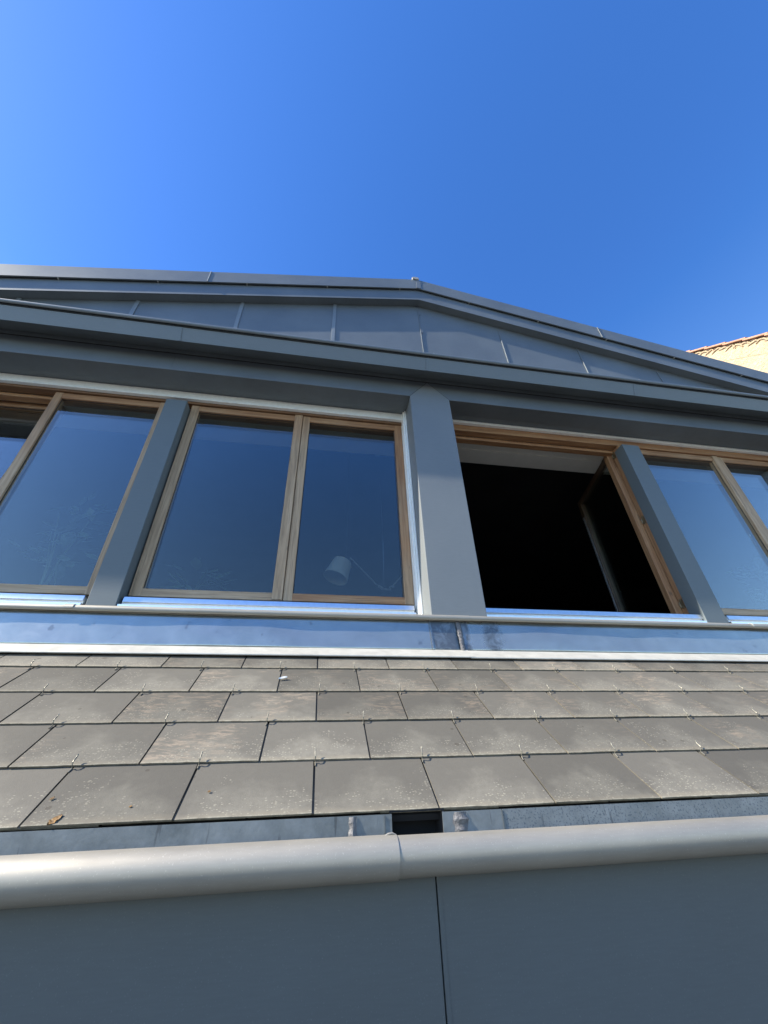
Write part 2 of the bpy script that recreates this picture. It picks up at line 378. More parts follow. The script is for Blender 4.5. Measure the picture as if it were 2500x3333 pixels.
# apron panels under the gutter
SEAM = 0.258 * 1.432
xs = [SEAM - 2.3 * k for k in range(4, 0, -1)] + [SEAM] + [SEAM + 2.3 * k for k in range(1, 5)]
xs = [max(XL, x) for x in xs]; xs[-1] = XR
for a, b in zip(xs[:-1], xs[1:]):
    if b - a < 0.1: continue
    pan = MB().box(a + 0.0015, b - 0.0015, 1.432, 1.453, -1.6, -0.172)
    pn = obj('apron_panel', pan, Z_APR, H, bevel=0.002)
obj('folded_seam', MB().box(SEAM + 0.0018, SEAM + 0.013, 1.4302, 1.4317, -1.6, -0.19), Z_APR, H, bevel=0.0006)
obj('apron_backing', MB().box(XL, XR, 1.4535, 1.4545, -1.59, -0.18), BLACK, H)

# lower gutter: nose + trough + back wall
def gutter_nose(x0, x1, r):
    cy, cz = 1.38, -0.153
    outer = arc(cy, cz, r, 60, 292, 36); inner = arc(cy, cz, r - 0.002, 292, 60, 36)
    return MB().prism_x(outer + inner, x0, x1)
GJ = 0.2545
gut = obj('lower_gutter', gutter_nose(XL, GJ, 0.0472), Z_GUT, H, smooth=True)
obj('gutter_length', gutter_nose(GJ - 0.03, XR, 0.0445), Z_GUT, gut, smooth=True)
tr = [(1.403, -0.113), (1.425, -0.130), (1.445, -0.160), (1.55, -0.163), (1.559, -0.163), (1.559, -0.167), (1.444, -0.164), (1.421, -0.133), (1.400, -0.117)]
obj('trough', MB().prism_x(tr, XL, XR), TROUGH, gut)
bw = MB()
for a, b in ((XL, 0.2765), (0.4395, 0.638), (0.641, XR)):
    bw.box(a, b, 1.560, 1.5625, -0.24, -0.070)
obj('gutter_back', bw, TROUGH, gut)
obj('outlet_recess', MB().box(0.262, 0.455, 1.66, 1.67, -0.25, -0.06).box(0.2700, 0.2755, 1.5635, 1.66, -0.25, -0.06).box(0.4405, 0.446, 1.5635, 1.66, -0.25, -0.06).box(0.2760, 0.44, 1.5635, 1.66, -0.262, -0.252).box(0.2760, 0.44, 1.5635, 1.66, -0.066, -0.060), BLACK, gut)
def blob_strip(x0, x1, y, z0, z1, rnd, depth=0.006, nz=14, nx=4, slope=0.0):
    mb = MB(); vs_ = []; fs = []
    for i in range(nz + 1):
        z = z0 + (z1 - z0) * i / nz; yy = y + slope * (z - z0)
        w = (x1 - x0) * (0.85 + 0.3 * rnd.random()) / 2; c = (x0 + x1) / 2 + (rnd.random() - .5) * 0.004
        for k in range(nx + 1):
            u = -1 + 2 * k / nx
            d = depth * (1 - u * u) * (0.6 + 0.8 * rnd.random()) * (0.6 + 0.4 * math.sin(i * 2.2))
            vs_.append((c + u * w, yy - max(d, 0.0) - (0.0 if abs(u) == 1 else 0.001), z))
    for i in range(nz):
        for k in range(nx):
            a = i * (nx + 1) + k; fs.append((a, a + 1, a + nx + 2, a + nx + 1))
    mb.add(vs_, fs); return mb
rn = random.Random(3)
for a, b in ((0.143, 0.168), (0.474, 0.520)):
    obj('solder_joint', blob_strip(a, b, 1.5595, -0.20, -0.072, rn, 0.008), SOLD, gut, smooth=True)
for x in (0.254, 0.6395):
    obj('sheet_seam', MB().box(x - 0.0015, x + 0.0015, 1.5575, 1.5595, -0.20, -0.073), Z_APR, gut)
bl = MB().tube([(0.222, 1.374, -0.1075), (0.232, 1.374, -0.1045), (0.243, 1.374, -0.1035), (0.254, 1.374, -0.1065)], [0.001, 0.0028, 0.0032, 0.001], 8)
obj('solder_blob', bl, Z_GUT, gut, smooth=True)

# ------------------------------------------------------------------ slate skirt roof
TH = math.atan(0.77); cS, sS = math.cos(TH), math.sin(TH)
def srf(x, s, n):   # s up the slope from the lowest edge, n along the normal
    return (x, 1.5613 + s * cS - n * sS, -0.0592 + s * sS + n * cS)
slr = MB(); rs = random.Random(11)
T = 0.0062; EXP = 0.251; L = 0.50
rowphase = [-0.767, -0.962, -0.766, -0.955, -0.768, -0.962]
def slab(mb, x0, x1, s0, s1, nlow, nhigh, t, col, skew=0.0):
    # subdivided a little, ragged lower edge
    q = 7; top = []; bot = []
    r_ = rs
    lows = [s0 + (r_.random() - .5) * 0.0022 + skew * (k / q - .5) for k in range(q + 1)]
    vs_ = []
    for k in range(q + 1):
        x = x0 + (x1 - x0) * k / q
        vs_ += [srf(x, lows[k], nlow), srf(x, lows[k] + 0.004, nlow + 0.0004), srf(x, s1, nhigh), srf(x, s1, nhigh - t), srf(x, lows[k] + 0.001, nlow - t)]
    fs = []; cols = []
    for k in range(q):
        a = k * 5; b = a + 5
        for i in range(5):
            j = (i + 1) % 5; fs.append((a + i, b + i, b + j, a + j)); cols.append(1.0 if i in (0, 4) else 0.0)
    fs.append((0, 1, 2, 3, 4)); cols.append(0.0); e = q * 5; fs.append((e + 4, e + 3, e + 2, e + 1, e)); cols.append(0.0)
    for k in range(q + 1):
        e_ = (s1 - s0) / EXP
        mb.l += [(k / q, 0.0), (k / q, 0.016), (k / q, e_), (k / q, e_), (k / q, 0.0)]
    o = len(mb.v); mb.v += vs_; mb.f += [tuple(i + o for i in f) for f in fs]; mb.c += [(col[0], col[1], c) for c in cols]
for r in range(6):
    ph = rowphase[r]; s0 = r * EXP * 0.9975
    k0 = int(math.floor((XL - ph) / 0.4)) + 1; k1 = int((XR - ph) / 0.4)
    for k in range(k0, k1):
        x0 = ph + 0.4 * k; g_ = 0.0030 + rs.random() * 0.0012
        s1 = min(s0 + L, 1.40)
        jit = (rs.random() - .5) * 0.0015; lift = (rs.random() - .5) * 0.0015
        rust = rs.random()
        if r == 0: rust *= 0.55
        if r >= 2 and -0.8 < x0 < 2.6: rust = 0.5 + 0.5 * rs.random()
        slab(slr, x0 + g_, x0 + 0.4 - g_, s0 + jit, s1, 0.0 + lift, -0.0150 * (s1 - s0) / 0.5 + lift, T, (rs.random(), rust), (rs.random() - .5) * 0.003)
# starter slates peeping out under the first course
for k in range(-20, 25):
    x0 = -0.962 + 0.4 * k
    slab(slr, x0 + 0.004, x0 + 0.396, 0.006 if k % 3 else 0.0015, 0.26, -0.0066, -0.0205, T, (rs.random() * 0.4, 0.2))
SR = obj('slate_skirt_roof', slr, SLATE, H, colors=True)
bk = MB(); prof = [srf(0, 0.012, -0.029)[1:], srf(0, 1.40, -0.029)[1:], srf(0, 1.40, -0.06)[1:], srf(0, 0.012, -0.05)[1:]]
obj('roof_boarding', bk.prism_x(prof, XL, XR), BLACK, SR)
# wire hooks, one at each joint of the course below
hookmesh = None
hp = [(0, -0.030, -0.004), (0, -0.012, -0.0035), (0, -0.0095, 0.000), (0, -0.0105, 0.008), (0, -0.006, 0.0150), (0, 0.003, 0.0180), (0, 0.011, 0.0190), (0, 0.016, 0.0208), (0, 0.0205, 0.0255)]
rh = random.Random(5)
for r in range(1, 5):
    ph = rowphase[r]; s0 = r * EXP * 0.9975
    for k in range(-4, 12):
        x = ph + 0.2 + 0.4 * k + rh.uniform(-0.004, 0.004)
        if x < -2.0 or x > 3.4: continue
        base = Vector(srf(x, s0, 0))
        if hookmesh is None:
            pts = [Vector(srf(x, s0 + p[1], p[2])) for p in hp]
            hb = MB().tube(pts, [0.0023] * 6 + [0.0024, 0.0025, 0.0021], 8)
            ho = obj('slate_hook', hb, WIRE, SR, origin=base, smooth=True); hookmesh = ho
        else:
            ho = hookmesh.copy(); scene.collection.objects.link(ho); ho.parent = SR; ho.location = base - wloc(SR)
        ho.rotation_euler = (rh.uniform(-.05, .05), rh.uniform(-.06, .06), rh.uniform(-.12, .12))

# ------------------------------------------------------------------ flashing above the slates
fl = MB()
for a, b, d in ((XL, 0.955, 0.0), (0.958, XR, 0.0025)):
    nx = int((b - a) / 0.045); nz = 10; vs_ = []
    for i in range(nx + 1):
        x = a + (b - a) * i / nx
        for k in range(nz + 1):
            t = k / nz
            w = 0.0030 * math.sin(x * 2.9 + 0.7 * t) + 0.0022 * math.sin(x * 6.1 + 1.3) + 0.0012 * math.sin(x * 13.7 + 4 * t)
            vs_.append((x, 2.556 + 0.044 * t + d + w * math.sin(math.pi * min(1, t * 0.9 + 0.12)) , 0.708 + 0.227 * t))
    fl.add(vs_, [(i * (nz + 1) + k, (i + 1) * (nz + 1) + k, (i + 1) * (nz + 1) + k + 1, i * (nz + 1) + k + 1) for i in range(nx) for k in range(nz)])
F = obj('zinc_flashing', fl, FLASH, H, smooth=True)
sd = F.modifiers.new('thickness', 'SOLIDIFY'); sd.thickness = 0.002; sd.offset = -1
lip = MB()
for a, b, d in ((XL, 0.985, 0.0035), (0.962, XR, 0.0)):
    lp = arc(2.4535, 0.6415 + d, 0.0055, 300, 130, 8) + [(2.562, 0.7150 + d), (2.562, 0.7120 + d), (2.463, 0.6395 + d)]
    lip.prism_x(lp, a, b)
obj('lip_strip', lip, Z_LIP, F, smooth=True)
obj('solder_seam', blob_strip(0.940, 0.970, 2.5545, 0.712, 0.92, rn, 0.006, 26, 4, slope=0.044 / 0.227), SOLD, F, smooth=True)
obj('sheet_seam', MB().prism_x([(2.5500, 0.712), (2.592, 0.925), (2.594, 0.925), (2.553, 0.712)], 0.7515, 0.7535), Z_APR, F)

rl = MB(); RY, RZ, RR = 2.583, 0.9335, 0.0192
jo = [XL, -1.38, 0.985, 3.30, 5.6, 8.0, XR]
for i, (a, b) in enumerate(zip(jo[:-1], jo[1:])):
    d = 0.0014 * (i % 2)
    pr = arc(RY, RZ, RR + d, -60, 240, 24) + arc(RY, RZ, RR - 0.002, 240, -60, 24)
    rl.prism_x(pr, a - 0.004, b + (0.05 if i % 2 else 0))
roll = obj('drip_roll', rl, Z_GUT, F, smooth=True)
obj('cover_cap', MB().prism_x([(2.590, 0.950), (2.95, 0.965), (2.95, 0.955), (2.590, 0.945)], XL, XR), Z_FAC, F)
for x in (-1.41, 3.29):
    cl = MB(); pr = arc(RY, RZ, RR + 0.0045, 20, 200, 16) + arc(RY, RZ, RR + 0.0015, 200, 20, 16)
    obj('roll_sleeve', cl.prism_x(pr, x - (0.045 if x < 0 else 0.006), x + 0.006), Z_GUT if x < 0 else Z_LIP, roll, smooth=True)

# ------------------------------------------------------------------ wall pieces between the windows
YP, YM, YS = 2.60, 2.80, 2.90
ZB = 3.176; ZT = 3.398
PIL = [(-3.90, -3.49), (0.781, 1.179), (5.52, 5.92)]
MUL = [(-1.468, -1.288), (3.166, 3.366)]
for (a, b) in PIL:
    c = (a + b) / 2 - 0.006
    pf = MB().prism_y([(a, 0.955), (b, 0.955), (b, ZB), (c, ZT + 0.008), (a, ZB)], YP, YP + 0.02)
    pf.box(a, a + 0.02, YP + 0.02, 2.93, 0.955, ZB - 0.003).box(b - 0.02, b, YP + 0.02, 2.93, 0.955, ZB - 0.003)
    obj('pillar', pf, Z_PIL, H, bevel=0.0025)
for (a, b) in MUL:
    obj('mullion', MB().box(a, b, YM, 2.93, 0.962, 3.012), Z_MUL, H, bevel=0.003)
# beam band with mitred ends at the pillars
edges = [XL] + [v for p in PIL for v in p] + [XR]
for i in range(4):
    a, b = edges[2 * i], edges[2 * i + 1]
    pr = [(a + 0.0035, ZB), (b - 0.0035, ZB)]
    if i < 3: pr += [((PIL[i][0] + PIL[i][1]) / 2 - 0.006 - 0.0055, ZT + 0.006)]
    else: pr += [(b, ZT + 0.006)]
    if i > 0: pr += [((PIL[i - 1][0] + PIL[i - 1][1]) / 2 - 0.006 + 0.0055, ZT + 0.006)]
    else: pr += [(a, ZT + 0.006)]
    bd = obj('beam_band', MB().prism_y(pr, YP + 0.001, YP + 0.02), Z_FAC, H, bevel=0.002)
    obj('beam_soffit', MB().box(a, b, YP + 0.0205, 2.782, ZB + 0.003, ZB + 0.02).box(a, b, 2.786, 2.872, ZB + 0.007, ZB + 0.02), Z_FAC, bd)
obj('band_joint', MB().box(-1.432, -1.428, YP - 0.0015, YP + 0.0005, ZB + 0.002, ZT), Z_FAC, H)
obj('band_backing', MB().box(XL, XR, YP + 0.0212, YP + 0.03, ZB + 0.022, ZT + 0.026), BLACK, H)
obj('joint_shadow_strip', MB().box(XL, XR, YP + 0.0025, YP + 0.012, ZT + 0.0066, ZT + 0.0166), RUB, H)  # black strip painting the shadow in the gap above the band
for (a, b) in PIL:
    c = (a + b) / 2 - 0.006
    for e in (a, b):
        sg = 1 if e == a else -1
        obj('joint_shadow_strip', MB().prism_y([(e - sg * 0.0035, ZB + 0.001), (e + sg * 0.0012, ZB + 0.001), (c, ZT + 0.006), (c - sg * 0.006, ZT + 0.006)], YP + 0.0004, YP + 0.0009), RUB, H)  # mitre gap shade drawn as a thin black sliver
# plain clad wall beyond the windows, and wall above them
for a, b in ((XL, PIL[0][0] - 0.002), (PIL[2][1] + 0.002, XR)):
    obj('side_wall', MB().box(a, b, 2.86, 2.93, 0.96, ZB + 0.002), Z_FAC, H)

# ------------------------------------------------------------------ eave box gutter above the windows
ev = MB()
EJ = [XL, -3.62, -1.345, 0.925, 3.19, 5.46, 7.8, XR]
for i, (a, b) in enumerate(zip(EJ[:-1], EJ[1:])):
    d = 0.0022 * (i % 2)
    pr = [(2.366 - d, 3.474), (2.418 - d, 3.349 - d), (2.585, 3.453 - d), (2.585, 3.457), (2.420, 3.354), (2.370, 3.474)]
    ev.prism_x(pr, a - 0.012 * (i % 2), b + 0.012 * (i % 2))
E_ = obj('eave_gutter', ev, Z_FAC, H, smooth=False)
ep = arc(2.353, 3.5050, 0.0235, -80, 250, 24) + arc(2.353, 3.5050, 0.0215, 250, -80, 24)
obj('gutter_bead', MB().prism_x(ep, XL, XR), Z_FAC, E_, smooth=True)
for x in EJ[1:-1]:
    cp = arc(2.353, 3.5050, 0.0250, 40, 150, 10) + arc(2.353, 3.5050, 0.0238, 150, 40, 10)
    obj('bead_clip', MB().prism_x(cp, x + 0.05, x + 0.068), Z_LIP, E_, smooth=True)
obj('cover_strip', MB().prism_x([(2.587, 3.462), (2.592, ZT + 0.017), (2.596, ZT + 0.017), (2.591, 3.462)], XL, XR), Z_FAC, E_)
obj('gutter_floor', MB().prism_x([(2.601, ZT + 0.02), (2.592, 3.458), (2.372, 3.470), (2.368, 3.488), (2.60, 3.51), (2.87, 3.52), (2.87, ZT + 0.03)], XL, XR), Z_FAC, E_)

for x in (EJ[2], EJ[3], EJ[4], EJ[1], EJ[5]):
    o = 0.0035
    pr = [(2.3655 - o, 3.472), (2.4165 - o, 3.3455), (2.44, 3.3605), (2.43, 3.366), (2.4175, 3.3515), (2.3675, 3.472)]
    obj('lap_joint', MB().prism_x(pr, x - 0.014, x + 0.006), Z_FAC, E_)

# ------------------------------------------------------------------ gable
AX = 1.085; SL = 0.222
YG = 2.875
ZAP = 2.1035 * 2.75 + 0.02      # top edge at the apex
def zrake(x, top): return top - SL * abs(x - AX)
zw = 5.20 + 0.14
gw = MB()
ss = [XL] + [v for v in [AX + 1.088 * k for k in range(-9, 10)] if XL + .3 < v < XR - .3] + [XR]
for a, b in zip(ss[:-1], ss[1:]):
    top = 1.8547 * YG + 0.03
    gw.prism_y([(a + 0.001, 3.42), (b - 0.001, 3.42), (b - 0.001, zrake(b, top)), (a + 0.001, zrake(a, top))] if zrake(b, top) > 3.43 and zrake(a, top) > 3.43 else [(a, 3.42), (b, 3.42), (b, 3.44), (a, 3.44)], YG, YG + 0.02)
GW = obj('gable_wall', gw, Z_FAC, H)
for k in range(-7, 8):
    x = AX + 1.088 * k; zt = zrake(x, 1.8547 * YG)
    if zt < 3.6 or not (XL < x < XR): continue
    w = 0.021 if k < 0 else (0.004 if k == 0 else 0.007)
    obj('standing_seam', MB().box(x - w, x + w, YG - 0.010, YG - 0.0005, 3.45, zt), Z_SEAM if k < 0 else Z_FAC, GW, bevel=0.0015)
for z in (5.12, 4.72):
    obj('seam_clip', MB().box(AX + 0.004, AX + 0.028, YG - 0.009, YG - 0.0065, z, z + 0.07), Z_FAC, GW, bevel=0.001)
def rake(yf, yb, ztop, zbot, name, mat, dzb=None, par=None, xcut=None, bevel=0.0):
    mb = MB()
    for (x0, x1) in ((XL - 0.15, AX), (AX, XR + 0.15)):
        mb.prism_y([(x0, zrake(x0, zbot)), (x1, zrake(x1, zbot)), (x1, zrake(x1, ztop)), (x0, zrake(x0, ztop))], yf, yb)
    return obj(name, mb, mat, par or H, bevel=bevel)
zu0, zu1 = ZAP - 0.02, 2.0211 * 2.75
V = rake(2.75, 2.765, zu0, zu1, 'verge_fascia', Z_FAC)
for x in (-1.50, 3.62):
    s = 0.0035
    mb = MB().prism_y([(x - s, zrake(x, zu1)), (x + s, zrake(x, zu1)), (x + s, zrake(x, zu0) + 0.004), (x - s, zrake(x, zu0) + 0.004)], 2.742, 2.7495)
    obj('verge_joint', mb, Z_LIP if x < 0 else Z_FAC, V)
rake(2.7655, 2.80, zu0 - 0.02, zu1 + 0.03, 'verge_backing', BLACK, par=V)
z20, z21 = 1.9986 * 2.78 + 0.015, 1.9182 * 2.78
V2 = rake(2.781, 2.79, z20 + 0.06, z21, 'verge_board', Z_FAC)
rake(2.7905, 2.874, z21 + 0.012, z21 + 0.004, 'verge_soffit', Z_FAC, par=V2)
rc = random.Random(2)
for k in range(-12, 13):
    x = AX - 0.25 + 0.95 * k
    if XL < x < XR:
        obj('verge_clip', MB().box(x - 0.005, x + 0.005, 2.757, 2.779, zrake(x, zu1) - 0.008, zrake(x, zu1) - 0.001), Z_LIP, V2)
# roof sheets and ridge cap
rf = MB()
for (x0, x1) in ((XL - 0.15, AX), (AX, XR + 0.15)):
    rf.prism_y([(x0, zrake(x0, zu0) - 0.03), (x1, zrake(x1, zu0) - 0.03), (x1, zrake(x1, zu0) - 0.004), (x0, zrake(x0, zu0) - 0.004)], 2.7655, 11)
RF = obj('metal_roof', rf, ROOFZ, H)
cap = MB().tube([(AX - 0.012, 2.735, zu0 + 0.012), (AX - 0.012, 3.3, zu0 + 0.012), (AX - 0.012, 11, zu0 + 0.012)], 0.030, 6)
cap.v = [(AX + (v[0] - AX) * 1.7, v[1], v[2]) for v in cap.v]
obj('ridge_cap', cap, Z_GUT, RF)
obj('ridge_cap_flap', MB().prism_y([(AX - 0.02, zu1 + 0.0), (AX + 0.035, zu1 - 0.005), (AX + 0.05, zu0 - 0.02), (AX - 0.01, zu0 - 0.02)], 2.744, 2.749), Z_FAC, RF)
# end walls, back wall of the attic
ew = MB().box(XL, XL + 0.1, 2.94, 9.0, 0.2, 3.5).box(XR - 0.1, XR, 2.94, 9.0, 0.2, 3.5).box(XL, XR, 9.0, 9.1, GZ, 3.5)
obj('outer_wall', ew, RENDERW, H)

# ------------------------------------------------------------------ interior
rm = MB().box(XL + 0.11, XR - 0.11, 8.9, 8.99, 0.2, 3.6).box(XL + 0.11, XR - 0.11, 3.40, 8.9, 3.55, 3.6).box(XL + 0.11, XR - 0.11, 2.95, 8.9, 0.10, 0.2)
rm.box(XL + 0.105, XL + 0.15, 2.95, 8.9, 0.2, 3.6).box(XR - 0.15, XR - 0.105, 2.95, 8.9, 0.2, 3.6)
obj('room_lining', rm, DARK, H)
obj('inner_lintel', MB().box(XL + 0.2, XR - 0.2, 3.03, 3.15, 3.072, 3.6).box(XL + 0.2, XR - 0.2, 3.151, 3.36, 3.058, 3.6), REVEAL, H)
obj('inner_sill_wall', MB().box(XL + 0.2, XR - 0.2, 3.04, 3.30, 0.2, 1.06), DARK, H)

# ------------------------------------------------------------------ windows
ZS0, ZS1 = 1.147, 3.064
def sash_set(parent, x0, x1, lw, rw, mats, origin=None, mt=None, hand=None, edge_strip=False, warm_bottom=False, outer=None, inner=None):
    """one casement: stiles, rails, pane; returns the stiles+rails object"""
    rx, rz = mats
    st1 = MB().box(x0, x0 + lw, YS, YS + 0.062, ZS0, ZS1); st2 = MB().box(x1 - rw, x1, YS, YS + 0.062, ZS0, ZS1)
    r1 = MB().box(x0 + lw - 0.012, x1 - rw + 0.012, YS + 0.003, YS + 0.060, ZS0 + 0.001, ZS0 + 0.060)
    r2 = MB().box(x0 + lw - 0.012, x1 - rw + 0.012, YS + 0.003, YS + 0.060, ZS1 - 0.068, ZS1 - 0.001)
    pn = MB().box(x0 + lw - 0.01, x1 - rw + 0.01, YS + 0.022, YS + 0.046, ZS0 + 0.05, ZS1 - 0.06)
    gk = MB()
    gx0, gx1, gz0, gz1 = x0 + lw, x1 - rw, ZS0 + 0.060, ZS1 - 0.068
    for a, b, c, d in ((gx0, gx1, gz0, gz0 + .004), (gx0, gx1, gz1 - .006, gz1), (gx0, gx0 + .004, gz0, gz1), (gx1 - .004, gx1, gz0, gz1)):
        gk.box(a, b, YS + 0.0175, YS + 0.0215, c, d)
    hd = MB()
    if hand is not None:
        hx = hand
        hd.box(hx - 0.014, hx + 0.014, YS + 0.063, YS + 0.075, 1.98, 2.12)
        hd.tube([(hx, YS + 0.075, 2.08), (hx, YS + 0.115, 2.08), (hx, YS + 0.118, 2.05), (hx, YS + 0.118, 1.95)], 0.009, 8)
    es = MB()
    if edge_strip: es.box(x0 + 0.016, x0 + 0.048, YS - 0.007, YS - 0.0005, ZS0, ZS1 - 0.25)
    if mt is not None:
        for mb_ in (st1, st2, r1, r2, pn, gk, hd, es): mb_.xform(mt)
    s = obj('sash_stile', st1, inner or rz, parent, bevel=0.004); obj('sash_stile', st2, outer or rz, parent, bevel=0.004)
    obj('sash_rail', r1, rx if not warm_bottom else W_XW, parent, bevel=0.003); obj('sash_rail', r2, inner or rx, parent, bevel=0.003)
    if es.v: obj('weather_strip', es, ALU, parent)
    obj('pane', pn, GLASS, parent)
    obj('gasket', gk, RUB, parent)
    if hd.v: obj('handle', hd, CHROME, parent, smooth=True)
    return s

def window(x0, x1, label_note, warm_right=False, tilt_left=False, swing=False, strip_h=0.09, left_warm=False):
    jy = 2.872 if swing else 2.966
    W = obj('window', MB().box(x1 - (0.045 if swing else 0.035), x1 + 0.03, jy, 3.035 if not swing else 3.0, 0.99 if swing else 1.08, 3.068), W_ZW, H, bevel=0.004)
    if swing: obj('frame_jamb', MB().box(x1 - 0.030, x1 + 0.03, 3.001, 3.05, 1.08, 3.068), W_ZW, W, bevel=0.003)
    obj('frame_jamb', MB().box(x0 - 0.03, x0 + 0.035, 2.966, 3.035, 1.08, 3.068), W_ZW, W, bevel=0.004)
    if label_note: W['label'] = label_note
    obj('frame_rail', MB().box(x0 + 0.036, x1 - 0.046, 2.966, 3.034, 3.03, 3.068), W_XW, W, bevel=0.003)
    obj('frame_rail', MB().box(x0 + 0.036, x1 - 0.046, 2.966, 3.034, 1.08, 1.142), W_XW, W, bevel=0.003)
    c = (x0 + x1) / 2 + 0.0
    cg = c + 0.025
    # left casement carries the cover strip at the meeting stiles
    if tilt_left:
        p = Vector((0, YS + 0.03, ZS0))
        mt = Matrix.Translation(p) @ Matrix.Rotation(R(-4.8), 4, 'X') @ Matrix.Translation(-p)
        sash_set(W, x0 + 0.01, cg - 0.002, 0.075, 0.075, (W_X, W_Z), mt=mt, hand=cg - 0.04)
    elif swing:
        pass
    else:
        sash_set(W, x0 + 0.005, cg - 0.002, 0.075, 0.075, (W_X, W_Z), hand=cg - 0.035)
        ast = MB().box(cg - 0.077, cg - 0.004, YS - 0.013, YS - 0.0005, ZS0 + 0.002, ZS1 - 0.002)
        obj('meeting_strip', ast, W_Z, W, bevel=0.004)
    if swing:
        # both casements swung inwards about their outer edges
        hz = Vector((x1 - 0.040, 3.006, 0)); ang = R(-103)
        mt = Matrix.Translation(hz) @ Matrix.Rotation(ang, 4, 'Z') @ Matrix.Translation(-Vector((x1 - 0.01, YS + 0.06, 0)))
        sash_set(W, cg + 0.002, x1 - 0.01, 0.075, 0.075, (W_XW, W_ZW), mt=mt, hand=None, edge_strip=True, inner=W_DK)  # far stile and top rail get the wood with shade in its colour
        hz = Vector((x0 + 0.0, 3.0, 0))
        mt = Matrix.Translation(hz) @ Matrix.Rotation(R(100), 4, 'Z') @ Matrix.Translation(-Vector((x0 + 0.01, YS + 0.06, 0)))
        sash_set(W, x0 + 0.01, cg - 0.002, 0.075, 0.075, (W_XW, W_ZW), mt=mt)
        for z in (2.10, 1.22, 2.96):
            hg = MB().box(x1 - 0.051, x1 - 0.0455, 2.955, 2.985, z, z + 0.085).tube([(x1 - 0.053, 2.99, z + .01), (x1 - 0.053, 2.99, z + .06)], 0.007, 8)
            obj('hinge', hg, BRASS, W)
    else:
        sash_set(W, cg + 0.002, x1 - 0.005, 0.066, 0.075, (W_X, W_Z), warm_bottom=warm_right, outer=W_ZM if warm_right else W_Z)
    # pale blind rail under the soffit and stepped sill
    a, b = x0 + 0.012, x1 - 0.03
    sl = MB().prism_x([(2.822, 1.074), (2.830, 1.112), (2.905, 1.128), (2.905, 1.124), (2.834, 1.107), (2.827, 1.074)], a + 0.004, b)
    obj('sill', sl, ALU, W, bevel=0.0012)
    sl2 = MB().prism_x([(2.803, 1.028), (2.803, 1.050), (2.86, 1.058), (2.86, 1.052), (2.808, 1.044), (2.808, 1.028)], a - 0.010, b + 0.006)
    obj('lower_sill', sl2, ALU, W, bevel=0.0012)
    obj('sill_recess', MB().box(a, b, 2.835, 2.90, 0.968, 1.104), ALUW, W)
    return W

WIN = [window(-3.47, -1.475, None, tilt_left=True),
       window(-1.283, 0.752, None, warm_right=True),
       window(1.185, 3.235, 'window standing open with its casements swung inwards', swing=True, strip_h=0.035),
       window(3.40, 5.50, None, strip_h=0.035)]
for x0, x1, h_, m_ in ((-3.485, 0.776, 0.09, W_RED), (1.184, 5.515, 0.035, W_XW)):
    obj('blind_rail', MB().box(x0, x1, 2.845, 2.884, ZB + 0.006 - h_, ZB + 0.004), ALUW, H, bevel=0.004)
    obj('window_head', MB().box(x0, x1, 2.885, 2.964, 3.070, 3.20), m_, H, bevel=0.004)
WIN[0]['label'] = 'wooden casement window with its left sash tilted ajar'
jb = MB().box(0.748, 0.764, 2.815, 2.965, 0.975, 3.178).box(0.765, 0.7795, 2.796, 2.965, 0.975, 3.178)
obj('side_rail', jb, ALUW, WIN[1], bevel=0.003)
jb = MB().box(-3.488, -3.474, 2.796, 2.965, 0.975, 3.178)
obj('side_rail', jb, ALUW, WIN[0], bevel=0.003)

# ------------------------------------------------------------------ things inside, seen through the glass
# swing-arm pendant lamp
LY = 3.62
lp = thing('pendant_lamp', 'cream drum lamp shade tilted on thin cord behind the middle window pane', 'lamp', (0.17, LY, 3.55))
axis_top = Vector((0.235, LY, 1.85)); ax = Vector((-0.36, -0.10, -1.0)).normalized()
a_ = ax.cross(Vector((0, 1, 0))).normalized(); b_ = ax.cross(a_)
sh = MB(); vs_ = []; n = 40
for t, r in ((0.0, 0.090), (0.195, 0.120), (0.195, 0.117), (0.0, 0.087)):
    for k in range(n):
        an = 2 * math.pi * k / n; vs_.append(axis_top + ax * t + a_ * math.cos(an) * r + b_ * math.sin(an) * r)
fs = [(i * n + k, i * n + (k + 1) % n, ((i + 1) % 4) * n + (k + 1) % n, ((i + 1) % 4) * n + k) for i in range(4) for k in range(n)]
sh.add(vs_, fs); obj('lamp_shade', sh, SHADE, lp, smooth=True)
top = axis_top + ax * 0.02
obj('cord', MB().tube([top, axis_top - ax * 0.10, Vector((0.275, LY, 2.12)), Vector((0.275, LY, 3.55))], 0.002, 6), RUB, lp, smooth=True)
obj('spider', MB().tube([top - a_ * 0.112, top, top + a_ * 0.112], 0.0025, 6), CHROME, lp)
obj('ceiling_rose', MB().tube([(0.66, LY + .2, 3.52), (0.66, LY + .2, 3.5501)], 0.07, 20), SHADE, lp)
obj('suspension_wire', MB().tube([(0.66, LY + .2, 3.52), (0.645, LY, 2.10), (0.64, LY, 1.62)], 0.0012, 6), CHROME, lp)
ar = MB().tube([(0.31, LY, 1.90), (0.565, LY, 1.625), (0.60, LY, 1.60)], 0.006, 8)
ar.tube([(0.72, LY, 1.60), (0.745, LY, 1.64), (0.93, LY, 1.86)], 0.006, 8)
obj('arm', ar, ARM, lp, smooth=True)
kn = MB()
for p, q in (((0.585, LY - .01, 1.605), (0.625, LY + .01, 1.59)), ((0.70, LY - .01, 1.595), (0.735, LY + .01, 1.615)), ((0.62, LY, 1.58), (0.71, LY, 1.575))):
    kn.tube([p, q], 0.014 if p[0] != .62 else .007, 10)
obj('knuckle', kn, ARM, lp, smooth=True)

